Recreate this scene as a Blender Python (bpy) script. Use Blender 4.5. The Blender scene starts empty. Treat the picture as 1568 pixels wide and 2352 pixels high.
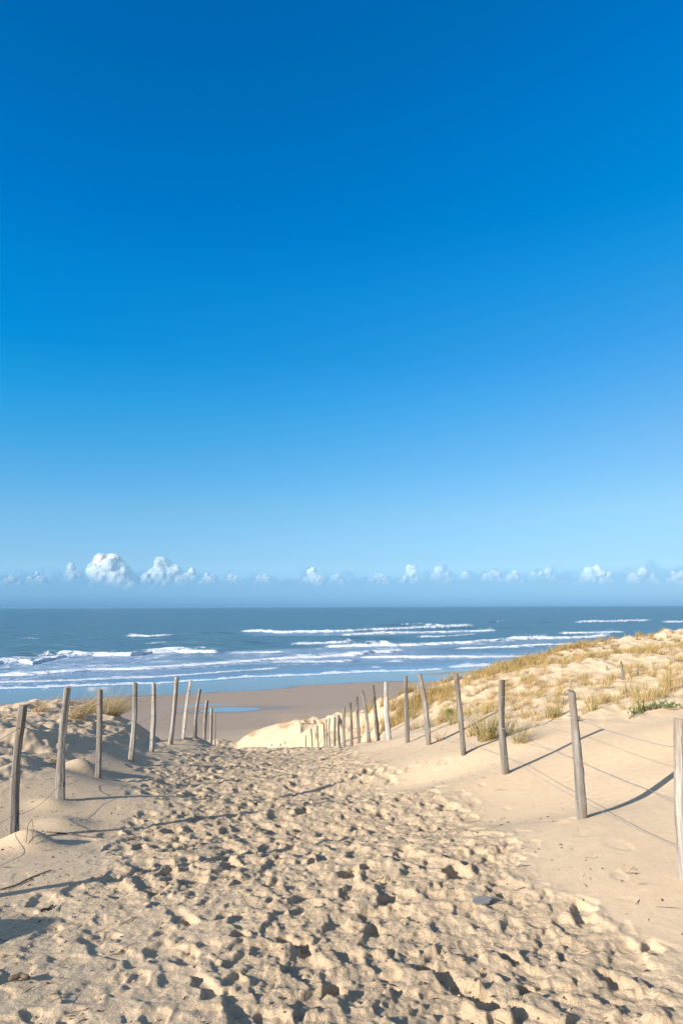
import bpy, math, random
import numpy as np
from mathutils import Vector, Matrix
R = math.radians
C = bpy.context.scene.collection
scene = bpy.context.scene
random.seed(7); RNG = np.random.default_rng(7)

# ------------------------------------------------------------------ camera
EYE = 14.0                                   # eye height above the sea, metres (sea level z = 0)
PITCH = math.atan(217.3/1568); ROLL = R(0.19)
cd = bpy.data.cameras.new('camera'); cam = bpy.data.objects.new('camera', cd); C.objects.link(cam)
cd.sensor_fit = 'VERTICAL'; cd.sensor_height = 36; cd.lens = 24
cd.clip_start = 0.05; cd.clip_end = 120000
f0 = Vector((0, math.cos(PITCH), math.sin(PITCH))); u0 = Vector((0, -math.sin(PITCH), math.cos(PITCH))); r0 = Vector((1, 0, 0))
cr = r0*math.cos(ROLL) - u0*math.sin(ROLL); cu = u0*math.cos(ROLL) + r0*math.sin(ROLL)
m = Matrix((cr, cu, -f0)).transposed().to_4x4(); m.translation = Vector((0, 0, EYE)); cam.matrix_world = m
scene.camera = cam

def ray(px, py):
    """viewing direction of a point of the photograph (1568 units wide), scaled to one metre forward"""
    d = cr*(px-784) + cu*(1176-py) + f0*1568
    return d/d.y
def PT(px, py, D):
    d = ray(px, py)*D
    return (d.x, D, EYE+d.z)

# ------------------------------------------------------------------ sun, sky, exposure
SUN_EL = 21.0
sun_from = Vector((-0.796, -0.605, 0)).normalized()*math.cos(R(SUN_EL)) + Vector((0, 0, math.sin(R(SUN_EL))))
sd = bpy.data.lights.new('sun', 'SUN'); sun = bpy.data.objects.new('sun', sd); C.objects.link(sun)
sd.energy = 4.6; sd.angle = R(0.5); sd.color = (1.0, 0.93, 0.82)
sun.rotation_euler = (-sun_from).to_track_quat('-Z', 'Y').to_euler()

world = bpy.data.worlds.new('World'); scene.world = world; world.use_nodes = True
nt = world.node_tree; N = nt.nodes; Lk = nt.links
for n in list(N): N.remove(n)
out = N.new('ShaderNodeOutputWorld'); bg = N.new('ShaderNodeBackground'); bg.inputs[1].default_value = 0.1
sky = N.new('ShaderNodeTexSky'); sky.sky_type = 'NISHITA'; sky.sun_disc = False
sky.sun_elevation = R(SUN_EL); sky.sun_rotation = math.atan2(sun_from.x, sun_from.y)
sky.altitude = 10; sky.air_density = 1.0; sky.dust_density = 0.6; sky.ozone_density = 2.0
Lk.new(bg.outputs[0], out.inputs[0])
# (sine of elevation, r, g, b): tint of the clear sky by height, at the left and at the right of the view
SKY_L = [(0.0045, 0.511, 0.972, 1.919), (0.0344, 0.417, 0.731, 1.345), (0.067, 0.411, 0.67, 1.056), (0.1323, 0.374, 0.705, 0.967), (0.2288, 0.169, 0.756, 1.053), (0.2909, 0.061, 0.785, 1.129), (0.3506, 0.005, 0.753, 1.179), (0.4394, 0.0, 0.764, 1.237), (0.5095, 0.0, 0.694, 1.24), (0.6523, 0.0, 0.633, 1.172)]
SKY_R = [(0.0045, 0.486, 0.789, 1.359), (0.0344, 0.376, 0.571, 0.934), (0.067, 0.389, 0.538, 0.743), (0.1322, 0.461, 0.62, 0.702), (0.2285, 0.384, 0.649, 0.79), (0.2906, 0.276, 0.671, 0.866), (0.3502, 0.165, 0.676, 0.945), (0.4389, 0.052, 0.716, 1.052), (0.509, 0.0, 0.71, 1.09), (0.5799, 0.0, 0.711, 1.171), (0.6517, 0.0, 0.686, 1.209)]
tc = N.new('ShaderNodeTexCoord'); sx = N.new('ShaderNodeSeparateXYZ'); Lk.new(tc.outputs['Generated'], sx.inputs[0])
mp = N.new('ShaderNodeMapRange'); mp.inputs[2].default_value = 0.8; Lk.new(sx.outputs['Z'], mp.inputs[0])
def ramp(tab):
    rp = N.new('ShaderNodeValToRGB'); rp.color_ramp.interpolation = 'LINEAR'; Lk.new(mp.outputs[0], rp.inputs[0])
    el_ = rp.color_ramp.elements
    while len(el_) > 1: el_.remove(el_[0])
    for i, (z, *c) in enumerate(tab):
        e = el_[0] if i == 0 else el_.new(z/.8)
        e.position = z/.8; e.color = (*[v/2.5 for v in c], 1)
    return rp.outputs[0]
def wmix(mode, fac, a, b_):
    mx = N.new('ShaderNodeMix'); mx.data_type = 'RGBA'; mx.blend_type = mode; mx.clamp_result = False
    for s_, v in ((mx.inputs[0], fac), (mx.inputs[6], a), (mx.inputs[7], b_)):
        if isinstance(v, float): s_.default_value = v
        elif isinstance(v, tuple): s_.default_value = v
        else: Lk.new(v, s_)
    return mx.outputs[2]
def wm(op, a, b_):
    mn = N.new('ShaderNodeMath'); mn.operation = op
    for s_, v in ((mn.inputs[0], a), (mn.inputs[1], b_)):
        if isinstance(v, float): s_.default_value = v
        else: Lk.new(v, s_)
    return mn.outputs[0]
def wr(v, a, b_, c=0., d=1., smooth=True):
    mr = N.new('ShaderNodeMapRange'); mr.interpolation_type = 'SMOOTHSTEP' if smooth else 'LINEAR'; Lk.new(v, mr.inputs[0])
    for i, q in enumerate((a, b_, c, d)): mr.inputs[i+1].default_value = q
    return mr.outputs[0]
az = wr(wm('DIVIDE', sx.outputs['X'], wm('MAXIMUM', sx.outputs['Y'], .05)), -.58, .55, 0., 1., False)
az = wm('POWER', az, 1.35)
clear = wmix('MULTIPLY', 1.0, wmix('MULTIPLY', 1.0, sky.outputs[0], wmix('MIX', az, ramp(SKY_L), ramp(SKY_R))), (2.5, 2.5, 2.5, 1))
# low bank of distant haze and stratus along the horizon, with a ragged upper edge
mpn = N.new('ShaderNodeMapping'); mpn.inputs['Scale'].default_value = (9, 9, 34); Lk.new(tc.outputs['Generated'], mpn.inputs[0])
nz = N.new('ShaderNodeTexNoise'); nz.inputs['Scale'].default_value = 1.0; nz.inputs['Detail'].default_value = 5; nz.inputs['Roughness'].default_value = .55; Lk.new(mpn.outputs[0], nz.inputs['Vector'])
mpb = N.new('ShaderNodeMapping'); mpb.inputs['Scale'].default_value = (48, 48, 60); Lk.new(tc.outputs['Generated'], mpb.inputs[0])
nb = N.new('ShaderNodeTexNoise'); nb.inputs['Scale'].default_value = 1.0; nb.inputs['Detail'].default_value = 6; nb.inputs['Roughness'].default_value = .62; Lk.new(mpb.outputs[0], nb.inputs['Vector'])
zz = wm('ADD', wm('ADD', sx.outputs['Z'], wm('MULTIPLY', wm('SUBTRACT', nz.outputs['Fac'], .5), .030)), wm('MULTIPLY', wm('SUBTRACT', nb.outputs['Fac'], .5), .060))
bank = wm('ADD', wr(zz, .052, .040, 0., .30), wr(sx.outputs['Z'], .056, .0, 0., .72, False))
# the polarised deep blue belongs to the sky over the sea; overhead and towards the sun it is the plain sky
front = wm('MULTIPLY', wr(sx.outputs['Y'], .2, .55), wr(sx.outputs['Z'], .86, .74))
clear = wmix('MIX', front, sky.outputs[0], clear)
hazy = wmix('MIX', bank, clear, wmix('MULTIPLY', 1.0, clear, (.50, .64, .80, 1)))
Lk.new(hazy, bg.inputs[0])

scene.view_settings.view_transform = 'Standard'; scene.view_settings.look = 'None'
scene.view_settings.exposure = 0.9; scene.view_settings.gamma = 1
scene.cycles.max_bounces = 8; scene.cycles.transparent_max_bounces = 24

# ------------------------------------------------------------------ helpers
def tag(o, label=None, cat=None, group=None, kind=None):
    if label: o['label'] = label
    if cat: o['category'] = cat
    if group: o['group'] = group
    if kind: o['kind'] = kind
    return o
def mesh_np(name, verts, faces, mat=None, parent=None, smooth=True, colors=None, attrs=None):
    """verts (n,3), faces (m,k): one mesh object"""
    verts = np.asarray(verts, np.float32); faces = np.asarray(faces, np.int32)
    me = bpy.data.meshes.new(name)
    me.vertices.add(len(verts)); me.vertices.foreach_set('co', verts.ravel())
    k = faces.shape[1]
    me.loops.add(faces.size); me.loops.foreach_set('vertex_index', faces.ravel())
    me.polygons.add(len(faces)); me.polygons.foreach_set('loop_start', np.arange(0, faces.size, k, dtype=np.int32))
    me.polygons.foreach_set('loop_total', np.full(len(faces), k, np.int32))
    if smooth: me.polygons.foreach_set('use_smooth', np.ones(len(faces), bool))
    me.update(calc_edges=True)
    if colors is not None:
        a = me.color_attributes.new('col', 'FLOAT_COLOR', 'POINT')
        c = np.ones((len(verts), 4), np.float32); c[:, :3] = colors; a.data.foreach_set('color', c.ravel())
    for nm, v in (attrs or {}).items():
        a = me.attributes.new(nm, 'FLOAT', 'POINT'); a.data.foreach_set('value', np.asarray(v, np.float32).ravel())
    if mat: me.materials.append(mat)
    o = bpy.data.objects.new(name, me); C.objects.link(o)
    if parent: o.parent = parent
    return o
def empty(name, loc):
    o = bpy.data.objects.new(name, None); C.objects.link(o); o.location = loc; o.empty_display_size = .2
    return o
def grid_faces(nr, nc):
    i = np.arange(nr-1)[:, None]*nc + np.arange(nc-1)[None]
    i = i.ravel()
    return np.stack([i, i+1, i+nc+1, i+nc], 1)
def ss(a, b, x):
    t = np.clip((x-a)/(b-a), 0, 1); return t*t*(3-2*t)

_perm = np.random.default_rng(3).permutation(4096).astype(np.int64)
_ga = np.random.default_rng(4).uniform(0, 2*np.pi, 4096); _gx, _gy = np.cos(_ga).astype(np.float32), np.sin(_ga).astype(np.float32)
def perlin(x, y):
    xi = np.floor(x).astype(np.int64); yi = np.floor(y).astype(np.int64)
    fx = (x-xi).astype(np.float32); fy = (y-yi).astype(np.float32)
    ux = fx*fx*fx*(fx*(fx*6-15)+10); uy = fy*fy*fy*(fy*(fy*6-15)+10)
    def g(a, b):
        h = _perm[(_perm[(xi+a) & 4095]+yi+b) & 4095]
        return _gx[h]*(fx-a)+_gy[h]*(fy-b)
    n0 = g(0, 0)*(1-ux)+g(1, 0)*ux; n1 = g(0, 1)*(1-ux)+g(1, 1)*ux
    return (n0*(1-uy)+n1*uy)*1.5
def fbm(x, y, o=4, gain=.5):
    s = 0; a = 1.0
    for k in range(o):
        s = s + a*perlin(x*2**k+17.3*k, y*2**k-9.1*k); a *= gain
    return s

# node helpers
def material(name):
    mt = bpy.data.materials.new(name); mt.use_nodes = True
    n = mt.node_tree.nodes; b = n['Principled BSDF']
    return mt, mt.node_tree, b
def mixc(nt, fac, a, b, mode='MIX'):
    mx = nt.nodes.new('ShaderNodeMix'); mx.data_type = 'RGBA'; mx.blend_type = mode
    for s, v in ((mx.inputs[0], fac), (mx.inputs[6], a), (mx.inputs[7], b)):
        if hasattr(v, 'is_linked') or hasattr(v, 'links'): nt.links.new(v, s)
        elif isinstance(v, (int, float)): s.default_value = v
        else: s.default_value = (*v, 1)
    return mx.outputs[2]
def noise(nt, scale, detail=3, rough=.5, vec=None, coord='Object', sc=None):
    t = nt.nodes.new('ShaderNodeTexCoord'); n = nt.nodes.new('ShaderNodeTexNoise')
    n.inputs['Scale'].default_value = scale; n.inputs['Detail'].default_value = detail; n.inputs['Roughness'].default_value = rough
    v = vec or t.outputs[coord]
    if sc:
        mp = nt.nodes.new('ShaderNodeMapping'); mp.inputs['Scale'].default_value = sc; nt.links.new(v, mp.inputs[0]); v = mp.outputs[0]
    nt.links.new(v, n.inputs['Vector'])
    return n.outputs['Fac']
def remap(nt, v, a, b, c=0., d=1.):
    mr = nt.nodes.new('ShaderNodeMapRange'); nt.links.new(v, mr.inputs[0])
    for i, q in enumerate((a, b, c, d)): mr.inputs[i+1].default_value = q
    return mr.outputs[0]
def math_n(nt, op, a, b=0.):
    mn = nt.nodes.new('ShaderNodeMath'); mn.operation = op
    for s, v in ((mn.inputs[0], a), (mn.inputs[1], b)):
        if isinstance(v, (int, float)): s.default_value = v
        else: nt.links.new(v, s)
    return mn.outputs[0]
def bump(nt, b, hgt, strength, dist, prev=None):
    bp = nt.nodes.new('ShaderNodeBump'); bp.inputs['Strength'].default_value = strength; bp.inputs['Distance'].default_value = dist
    nt.links.new(hgt, bp.inputs['Height'])
    if prev: nt.links.new(prev, bp.inputs['Normal'])
    nt.links.new(bp.outputs[0], b.inputs['Normal']); return bp.outputs[0]
def attr(nt, name, out='Fac'):
    a = nt.nodes.new('ShaderNodeAttribute'); a.attribute_name = name; return a.outputs[out]

# ------------------------------------------------------------------ terrain
# fence posts: (base px, base py, top px, top py, distance, radius, tint)
LEFT = [(32,1925,53,1620,6.1,.036,0),(140,1845,154,1579,7.3,.038,1),(226,1788,231,1584,8.75,.033,0),(301,1747,311,1568,10.6,.040,1),
        (348,1724,353,1569,12.1,.038,2),(392,1706,407,1555,14.1,.040,2),(421,1693,437,1564,15.8,.040,2),(449,1688,460,1583,17.9,.040,1),
        (470,1703,475,1609,19.9,.045,1),(484,1709,486,1626,21.7,.045,1),(493,1740,492,1636,23.6,.04,0)]
RIGHT = [(1572,2018,1560,1652,4.5,.043,1),(1337,1878,1310,1588,5.9,.041,0),(1161,1776,1152,1562,7.9,.039,0),(1064,1733,1046,1547,9.4,.041,3),
         (984,1711,963,1548,11.3,.042,0),(935,1707,930,1553,12.6,.040,0),(893,1700,886,1567,14.7,.048,4),(868,1700,856,1574,16.0,.040,3),
         (847,1703,831,1587,17.8,.045,0),(826,1708,819,1601,19.7,.042,3)]
def c8(x, y): return ((900+x/2.24)*.57414, (2800+y/2.24)*.57414)
FAR = []   # posts going down the slope: crop coordinates of the top, base x, distance, height
for tx, ty, bx, D, h in ((1120,25,1131,21.3,1.30),(1067,65,1074,23.2,1.34),(1017,135,1027,25.2,1.2),(983,157,984,27.2,1.22),(937,165,943,29.2,1.30),
                      (906,175,914,31.2,1.35),(884,208,890,33.2,1.25),(827,230,840,35.5,1.35),(769,260,777,38.0,1.35),(723,317,735,41.0,1.2),
                      (606,363,607,46.0,1.15),(538,370,542,49.5,1.15),(497,390,497,53.0,1.0),(420,395,420,57.0,1.0)):
    a = c8(tx, ty); b = c8(bx, 0)
    top = PT(a[0], a[1], D); base = PT(b[0], a[1]+60, D)
    FAR.append((Vector((base[0], D, top[2]-h)), Vector(top)))

cp = []
def w(X, Y, z): cp.append((X, Y, EYE+z))
def p(px, py, D): cp.append(PT(px, py, D))
for q in LEFT[:10]+RIGHT: p(q[0], q[1], q[4])
for b, t in FAR: cp.append(tuple(b))
prof = [(3,-1.72),(4,-1.80),(6,-1.98),(8,-2.17),(10,-2.38),(12,-2.63),(14,-2.93),(16,-3.30),(18,-3.74),(20,-4.27)]
for Y, z in prof:
    w(-.6-.04*Y, Y, z)
for Y, z in [(24,-5.3),(28,-6.4),(34,-7.8),(40,-9.1),(48,-10.9),(56,-12.6)]:
    w(float(np.interp(Y, [24,57], [-2.2,-8.4])), Y, z); w(float(np.interp(Y, [24,57], [-3.8,-11])), Y, z-.1)
for X, Y, z in [(0,0,-1.65),(-1,1.5,-1.68),(1.2,1.5,-1.68),(.8,4,-1.78),(1.2,6.5,-1.97),(.9,9,-2.22),(-1.6,5,-1.88),(-1.8,7,-2.07),(-2,9.5,-2.33),
                (1.9,3,-1.66),(3,4.5,-1.62),(3.39,6.9,-1.545),(3.41,9.05,-1.56),(2.6,6.5,-1.73),(4.1,8.3,-1.36),(3,7.5,-1.66),(5,6,-1.25),(4,3,-1.4),(6,3,-1.0),(6,9,-1.2),
                (5,12,-1.45),(3.5,12,-1.68),(2.5,14,-2.15),(4,20,-2.08),(6,20,-1.72),(3,20,-2.55),(2,20,-3.1),(1.2,20,-3.65),(10,25,-1.75),(9,15,-1.25),(14,15,-.9),(16,28,-1.5),(13,30,-1.75),(8,25,-1.95),
                (2.2,10,-1.85),(3,10,-1.66),(1.9,12.5,-2.1)]: w(X, Y, z)
# ridge silhouette of the right dune
ridge = [(1568,1447,42),(1510,1453,40),(1450,1461,38),(1390,1471,36.5),(1330,1482,35),(1250,1506,33),(1195,1518,31.5),(1140,1531,30),(1060,1557,27.5),(985,1577,26.5),(930,1592,26.5),(890,1610,27),(835,1630,29),
         (760,1642,43),(690,1652,55),(665,1657,59),(640,1661,63),(605,1671,66),(575,1681,69),(560,1690,70),(545,1700,71)]
for q in ridge: p(*q)
for q in [(800,1688,30),(770,1700,34),(735,1700,38.5),(700,1705,45),(665,1702,51),(640,1704,56),(605,1702,61)]: p(*q)
for X, Y, z in [(28,60,-5),(24,50,-3.4),(40,45,-1.8),(22,56,-5.5),(17,46,-4),(12,43,-5),(9,40,-5.5),(6,38,-6.5),(3,36,-7.5),(2,56,-9.6),(-1,70,-12.3),(4,48,-10),
                (8,55,-11),(25,75,-12.5),(60,60,-4),(60,90,-12),(-14,64,-13),(-5,78,-13),(60,20,0),(30,10,0),(30,25,-.3)]: w(X, Y, z)
# left dune
for q in [(0,1622,14),(60,1610,15),(130,1606,16),(200,1618,17),(262,1636,18),(300,1654,18),(335,1674,17.8),(388,1704,17.2),(60,1750,8.5),(100,1690,10.2),(190,1700,10.6),(260,1695,12.2),
          (20,2130,4.2),(10,1990,5.3)]: p(*q)
for X, Y, z in [(-4,1,-1.35),(-5,4.5,-1.55),(-7,3,-1.2),(-6,8,-1.72),(-8,11,-1.65),(-14,8,-1.2),(-8,23,-5),(-11,20,-3.2),(-5.2,21.5,-5.6),(-5.6,24,-6.6),(-7,30,-8.6),(-9,40,-11),(-12,52,-12.8),
                (-16,22,-4),(-20,25,-6),(-30,20,-3),(-30,40,-10),(-60,30,-4),(-60,50,-12),(-40,8,-1.5),(-20,60,-13),(-60,70,-13.2),(-20,50,-12.8)]: w(X, Y, z)
cp = np.array(cp)
# thin plate spline in a slightly compressed space (the far part is seen at a grazing angle)
def warp(X, Y): return X/(np.abs(Y)*.35+4), 4*np.log1p(np.maximum(Y, -3.5)/4.0)
def U(r2): return np.where(r2 > 1e-12, r2*np.log(np.maximum(r2, 1e-12)), 0)
_wx, _wy = warp(cp[:, 0], cp[:, 1])
_n = len(cp); K = U((_wx[:, None]-_wx)**2+(_wy[:, None]-_wy)**2) + np.eye(_n)*.00002
Pm = np.stack([np.ones(_n), _wx, _wy], 1)
A = np.zeros((_n+3, _n+3)); A[:_n, :_n] = K; A[:_n, _n:] = Pm; A[_n:, :_n] = Pm.T
_s = np.linalg.solve(A, np.concatenate([cp[:, 2], np.zeros(3)]))
def tps(X, Y):
    sh = X.shape; wx, wy = warp(X.ravel().astype(np.float64), Y.ravel().astype(np.float64))
    o = np.empty(wx.size)
    for i in range(0, wx.size, 40000):
        a, b = wx[i:i+40000], wy[i:i+40000]
        o[i:i+40000] = U((a[:, None]-_wx)**2+(b[:, None]-_wy)**2) @ _s[:_n] + _s[_n]+_s[_n+1]*a+_s[_n+2]*b
    return o.reshape(sh)
def shore_q(X, Y): return (Y-.48*X-145)*.9
POOL = (-14.4, 92.0)
def beach_z(X, Y):
    q = shore_q(X, Y)
    z = -.018*q + .03*fbm(X*.05, Y*.02, 3) - .05*ss(0, 40, q)*1.0
    px, py = X-POOL[0], Y-POOL[1]
    e = np.sqrt((px/5.2)**2+((py-.25*px+.4*np.sin(px*.9))/2.7)**2)
    return z - .13*np.exp(-e**4)
def fence_r(Y): return np.interp(Y, [3,4.5,7.9,11.3,16,19.7,28,40,57], [2.3,2.23,1.89,1.44,.87,.53,-1.0,-2.8,-5.6])
def fence_l(Y): return np.interp(Y, [3,6.1,10.6,15.8,21.7,30,50], [-2.8,-2.95,-3.25,-3.66,-4.1,-4.9,-7.5])
bumps = []   # (X, Y, radius, height, stretch)
def dune_noise(X, Y):
    dr = X-fence_r(Y); r = ss(.9, 2.2, dr)*ss(8.6, 10.5, Y)
    rs = ss(.4, 2.0, dr)*ss(19, 24, Y)
    mr = np.clip(np.maximum(r, rs), 0, 1)
    dl = fence_l(Y)-X; ml = ss(.15, .8, dl)*ss(6.2, 8.0, Y)
    n1 = fbm(X*.9+5, Y*.55, 3); n2 = fbm(X*2.6, Y*2.0+3, 3)
    rid = .35-np.abs(perlin(X*.8+9, Y*.6+2))
    o = mr*(.015*fbm(X*5.5, Y*3.6, 2)+.06*n1+.035*n2+.11*rid*ss(10, 14, Y)+.07*(.4-np.abs(perlin(X*1.9, Y*1.1+5)))) + ml*(.02*fbm(X*5, Y*5, 3)+.06*n1+.045*n2+.09*(.35-np.abs(perlin(X*1.3+4, Y*1.0))))
    o += rs*ss(26, 40, Y)*(.55*(.35-np.abs(perlin(X*.30+3, Y*.22+.3*X)))+.22*fbm(X*.8, Y*.5, 3)+.07*fbm(X*3, Y*1.8, 3))
    o += .015*fbm(X*.5, Y*.5, 2)
    return o
def base_h(X, Y):
    X = np.asarray(X, float); Y = np.asarray(Y, float)
    h = tps(X, Y) + dune_noise(X, Y)
    for bx, by, br, bh, st in bumps:
        h = h + bh*np.exp(-(((X-bx)/br)**2+((Y-by)/(br*st))**2))
    return np.maximum(h, beach_z(X, Y)-.35)
def hit(px, py, lo=2.0, hi=90):
    """where a line of sight meets the sand"""
    d = ray(px, py); t = np.geomspace(lo, hi, 900)
    h = base_h(d.x*t, t); z = EYE+d.z*t
    k = np.argmax(z < h)
    if k == 0: k = len(t)-1
    return Vector((d.x*t[k], t[k], float(h[k])))
for px, py, rad, hh, st in ((190,1772,.24,.15,.8),(64,1945,.22,.13,.7),(118,1850,.2,.05,.8),(340,1800,.2,.05,.8),(460,1672,.6,.06,.6),(140,1898,.25,.06,.8),(70,1700,.35,.12,.7),(180,1655,.4,.06,.7)):
    q = hit(px, py); bumps.append((q.x, q.y, rad, hh, st))
bumps.append((-3.78, 2.75, .50, .67, 1.0)); bumps.append((-3.35, 1.95, .42, .58, .9))  # two unseen humps added left of the view, shaped to shade the near corner
q = hit(1305, 1880); bumps.append((q.x, q.y, .10, -.05, .8)); bumps.append((q.x-.05, q.y-.12, .07, .02, .8))

# trim the crests: where the interpolated dune stands proud of the surveyed crest it is lowered smoothly
NEAR = [(0,1622),(60,1611),(130,1606),(200,1618),(262,1636),(300,1654),(335,1674),(388,1700),(420,1694),(449,1690),(480,1704),(510,1713),(560,1716),(620,1717),(700,1715),(780,1712),(830,1709),(880,0)]
FARC = [(500,0),(545,1704),(560,1692),(575,1683),(590,1677),(605,1671),(622,1666),(640,1661),(665,1657),(690,1652),(725,1646),(760,1642),(800,1636),(835,1630),(890,1610),(930,1592),
        (985,1577),(1060,1557),(1140,1532),(1200,1518),(1250,1507),(1330,1483),(1400,1470),(1450,1462),(1510,1454),(1560,1448)]
trims = []
def trim(X, Y):
    u = X/np.maximum(Y, .5); o = 0
    for tu, tc_, tD, wf in trims:
        D = np.interp(u, tu, tD); d = (Y-D)/D
        o = o-np.interp(u, tu, tc_)*np.where(d < 0, np.exp(-(d/.16)**2), np.exp(-(d/wf)**2))
    return o
for tab_, wf, hi_ in ((NEAR, .30, 26.), (FARC, .7, 74.)):
    tu = np.array([ray(x, y or 1650).x for x, y in tab_]); tsl = np.array([ray(x, y).z for x, y in tab_]); tc_ = np.zeros(len(tab_)); tD = np.full(len(tab_), 20. if wf < .5 else 62.)
    trims.append((tu, tc_, tD, wf))
    for _it in range(7):
        for k, (x_, y_) in enumerate(tab_):
            if not y_: continue
            t_ = np.geomspace(9 if (wf < .5 or x_ > 900) else 26, hi_, 240); hh_ = base_h(tu[k]*t_, t_)+trim(tu[k]*t_, t_)-EYE
            i_ = int(np.argmax(hh_/t_)); over = hh_[i_]-tsl[k]*t_[i_]
            if _it == 0: tD[k] = t_[i_]
            tc_[k] += over*.9
_base_raw = base_h
def base_h(X, Y):
    X = np.asarray(X, float); Y = np.asarray(Y, float)
    return np.maximum(_base_raw(X, Y)+trim(X, Y), beach_z(X, Y)-.35)

# --- trodden path: a fine relief raster of overlapping footprints
RES = .007; X0, X1, Y0, Y1 = -4.6, 3.0, 2.0, 24.0
rx = np.arange(X0, X1, RES); ry = np.arange(Y0, Y1, RES)
RX, RY = np.meshgrid(rx.astype(np.float32), ry.astype(np.float32))
def trod(X, Y):
    """how heavily the sand is trodden, 0..1"""
    nz = .35*perlin(X*.9, Y*.6)
    r = np.interp(Y, [2,3.6,4.6,6.5,7.5,9,11.5,14,18,24], [2.1,1.75,1.45,1.45,1.15,.8,.55,.5,.2,-.3])
    l = np.interp(Y, [2,4,5.5,8,12,18,24], [-2.6,-2.3,-1.9,-2.35,-3.0,-3.6,-4.2])
    flat = 1-.62*ss(-.1, -.9, X+.12*(Y-3.4)+.5*nz)*ss(5.2, 4.0, Y)
    return ss(-.15, .55, r-X+nz)*ss(-.3, .6, X-l+nz)*flat
wxn = fbm(RX*5, RY*5, 3)*.032+fbm(RX*17, RY*17, 2)*.009; wyn = fbm(RX*5+40, RY*5+11, 3)*.032+fbm(RX*17+9, RY*17, 2)*.009
relief = .014*fbm(RX*2.2, RY*2.2, 2)
T = trod(RX, RY)
relief *= (.25+.75*T)
prints = []
rg = np.random.default_rng(11)
while len(prints) < 6500:
    Y = 2.05+21.8*rg.random()**1.15; X = rg.uniform(-4.4, 2.9)
    if rg.random() < float(trod(np.array(X), np.array(Y)))*1.0+.012*(X > -2.5 and X < 2.0): prints.append((X, Y))
# single faint tracks on the smooth side
for X, Y in ((1.75,8.2),(1.55,8.6),(1.5,7.7),(1.35,9.4),(1.15,10.1),(1.95,5.1),(1.85,5.45),(1.7,6.1),(1.9,6.5),(1.6,6.9),(1.75,4.6),(1.65,4.3),(1.9,3.9)): prints.append((X, Y))
DEEP = [(1112,2292,1.25),(978,2218,.9),(1062,2258,.8),(1046,1998,1.1),(936,1946,.9),(662,2155,.8),(765,2272,.9),(548,2150,.7),(430,2110,.8),(350,2045,1.0),(860,2130,.8),(1330,2085,.9),(1345,2110,.8),(1495,2180,.8),(640,1965,.8),(805,2000,.9),(1210,2270,.8),(700,2170,.7),(900,2060,.8),(470,1925,.8),(300,2000,.7),(1170,2200,.7)]
for x_, y_, s_ in DEEP:
    q = hit(x_, y_); prints.append((q.x, q.y))
nD = len(prints)-len(DEEP)
for i, (X, Y) in enumerate(prints):
    a = rg.normal(-.05, .45)+(math.pi if rg.random() < .4 else 0)
    s = rg.uniform(.34, .85) if rg.random() < .85 else rg.uniform(.85, 1.15); La, Lb = .135*s, .070*s*rg.uniform(.9, 1.4); dep = (rg.uniform(.006, .020)+.034*rg.random()**4)*(.45+.55*s)*(1 if i < 6500 else .8)
    if i >= nD: k_ = DEEP[i-nD][2]; La, Lb, dep, a = .10*k_, .068*k_, .075*k_, rg.normal(0, .3)
    Tm = float(trod(np.array(X), np.array(Y))); dep *= .5+.5*Tm
    i0, i1 = int((X-.34-X0)/RES), int((X+.34-X0)/RES); j0, j1 = int((Y-.34-Y0)/RES), int((Y+.34-Y0)/RES)
    i0, j0 = max(i0, 0), max(j0, 0); i1, j1 = min(i1, len(rx)), min(j1, len(ry))
    if i1-i0 < 4 or j1-j0 < 4: continue
    sl = (slice(j0, j1), slice(i0, i1))
    dx = RX[sl]-X+wxn[sl]; dy = RY[sl]-Y+wyn[sl]
    u = dx*math.sin(a)+dy*math.cos(a); v = dx*math.cos(a)-dy*math.sin(a)
    v = v*(1+.9*u/La*.35)
    r = np.sqrt((u/La)**2+(v/Lb)**2)
    inner = ss(1.03, .82, r) if i < nD else ss(1.02, .86, r)
    old = relief[sl]
    mean = old[r < 1.0].mean() if (r < 1.0).any() else 0
    new = old*(1-.62*inner)+inner*(mean*.5-dep*(1+.5*u/La))
    rim = np.exp(-((r-1.25)/.28)**2)*dep*(.10+.16*np.clip(-u/La, -1, 1)+.06*np.clip(v/Lb, -1, 1))*np.clip(1.2-np.abs(old)/.03, 0, 1)
    relief[sl] = np.clip(new+rim, -.09, .045)
crumb = fbm(RX*9, RY*9, 3, .55); ridg = .5-np.abs(perlin(RX*16+3, RY*16)); 
relief = relief*.72 + T*(.008*np.maximum(fbm(RX*21+3, RY*21, 2, .6)-.3, 0)+.008*crumb+.012*np.maximum(fbm(RX*13+7, RY*13, 3, .6)-.25, 0)+.006*ridg*np.maximum(crumb, 0)) + .0022*fbm(RX*26, RY*26, 2)*(.25+T)
edge = ss(0, .3, RX-X0)*ss(0, .3, X1-RX)*ss(0, .1, RY-Y0)*ss(0, 2.0, Y1-RY)
relief *= edge
relief = relief.astype(np.float32)
def relief_at(X, Y):
    X = np.asarray(X, float); Y = np.asarray(Y, float)
    gx = (X-X0)/RES; gy = (Y-Y0)/RES
    ok = (gx > 0) & (gx < len(rx)-2) & (gy > 0) & (gy < len(ry)-2)
    gx = np.clip(gx, 0, len(rx)-2.001); gy = np.clip(gy, 0, len(ry)-2.001)
    i = gx.astype(int); j = gy.astype(int); a = gx-i; b = gy-j
    v = relief[j, i]*(1-a)*(1-b)+relief[j, i+1]*a*(1-b)+relief[j+1, i]*(1-a)*b+relief[j+1, i+1]*a*b
    return np.where(ok, v, 0)
def ground_z(X, Y): return base_h(X, Y)+relief_at(X, Y)

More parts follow.
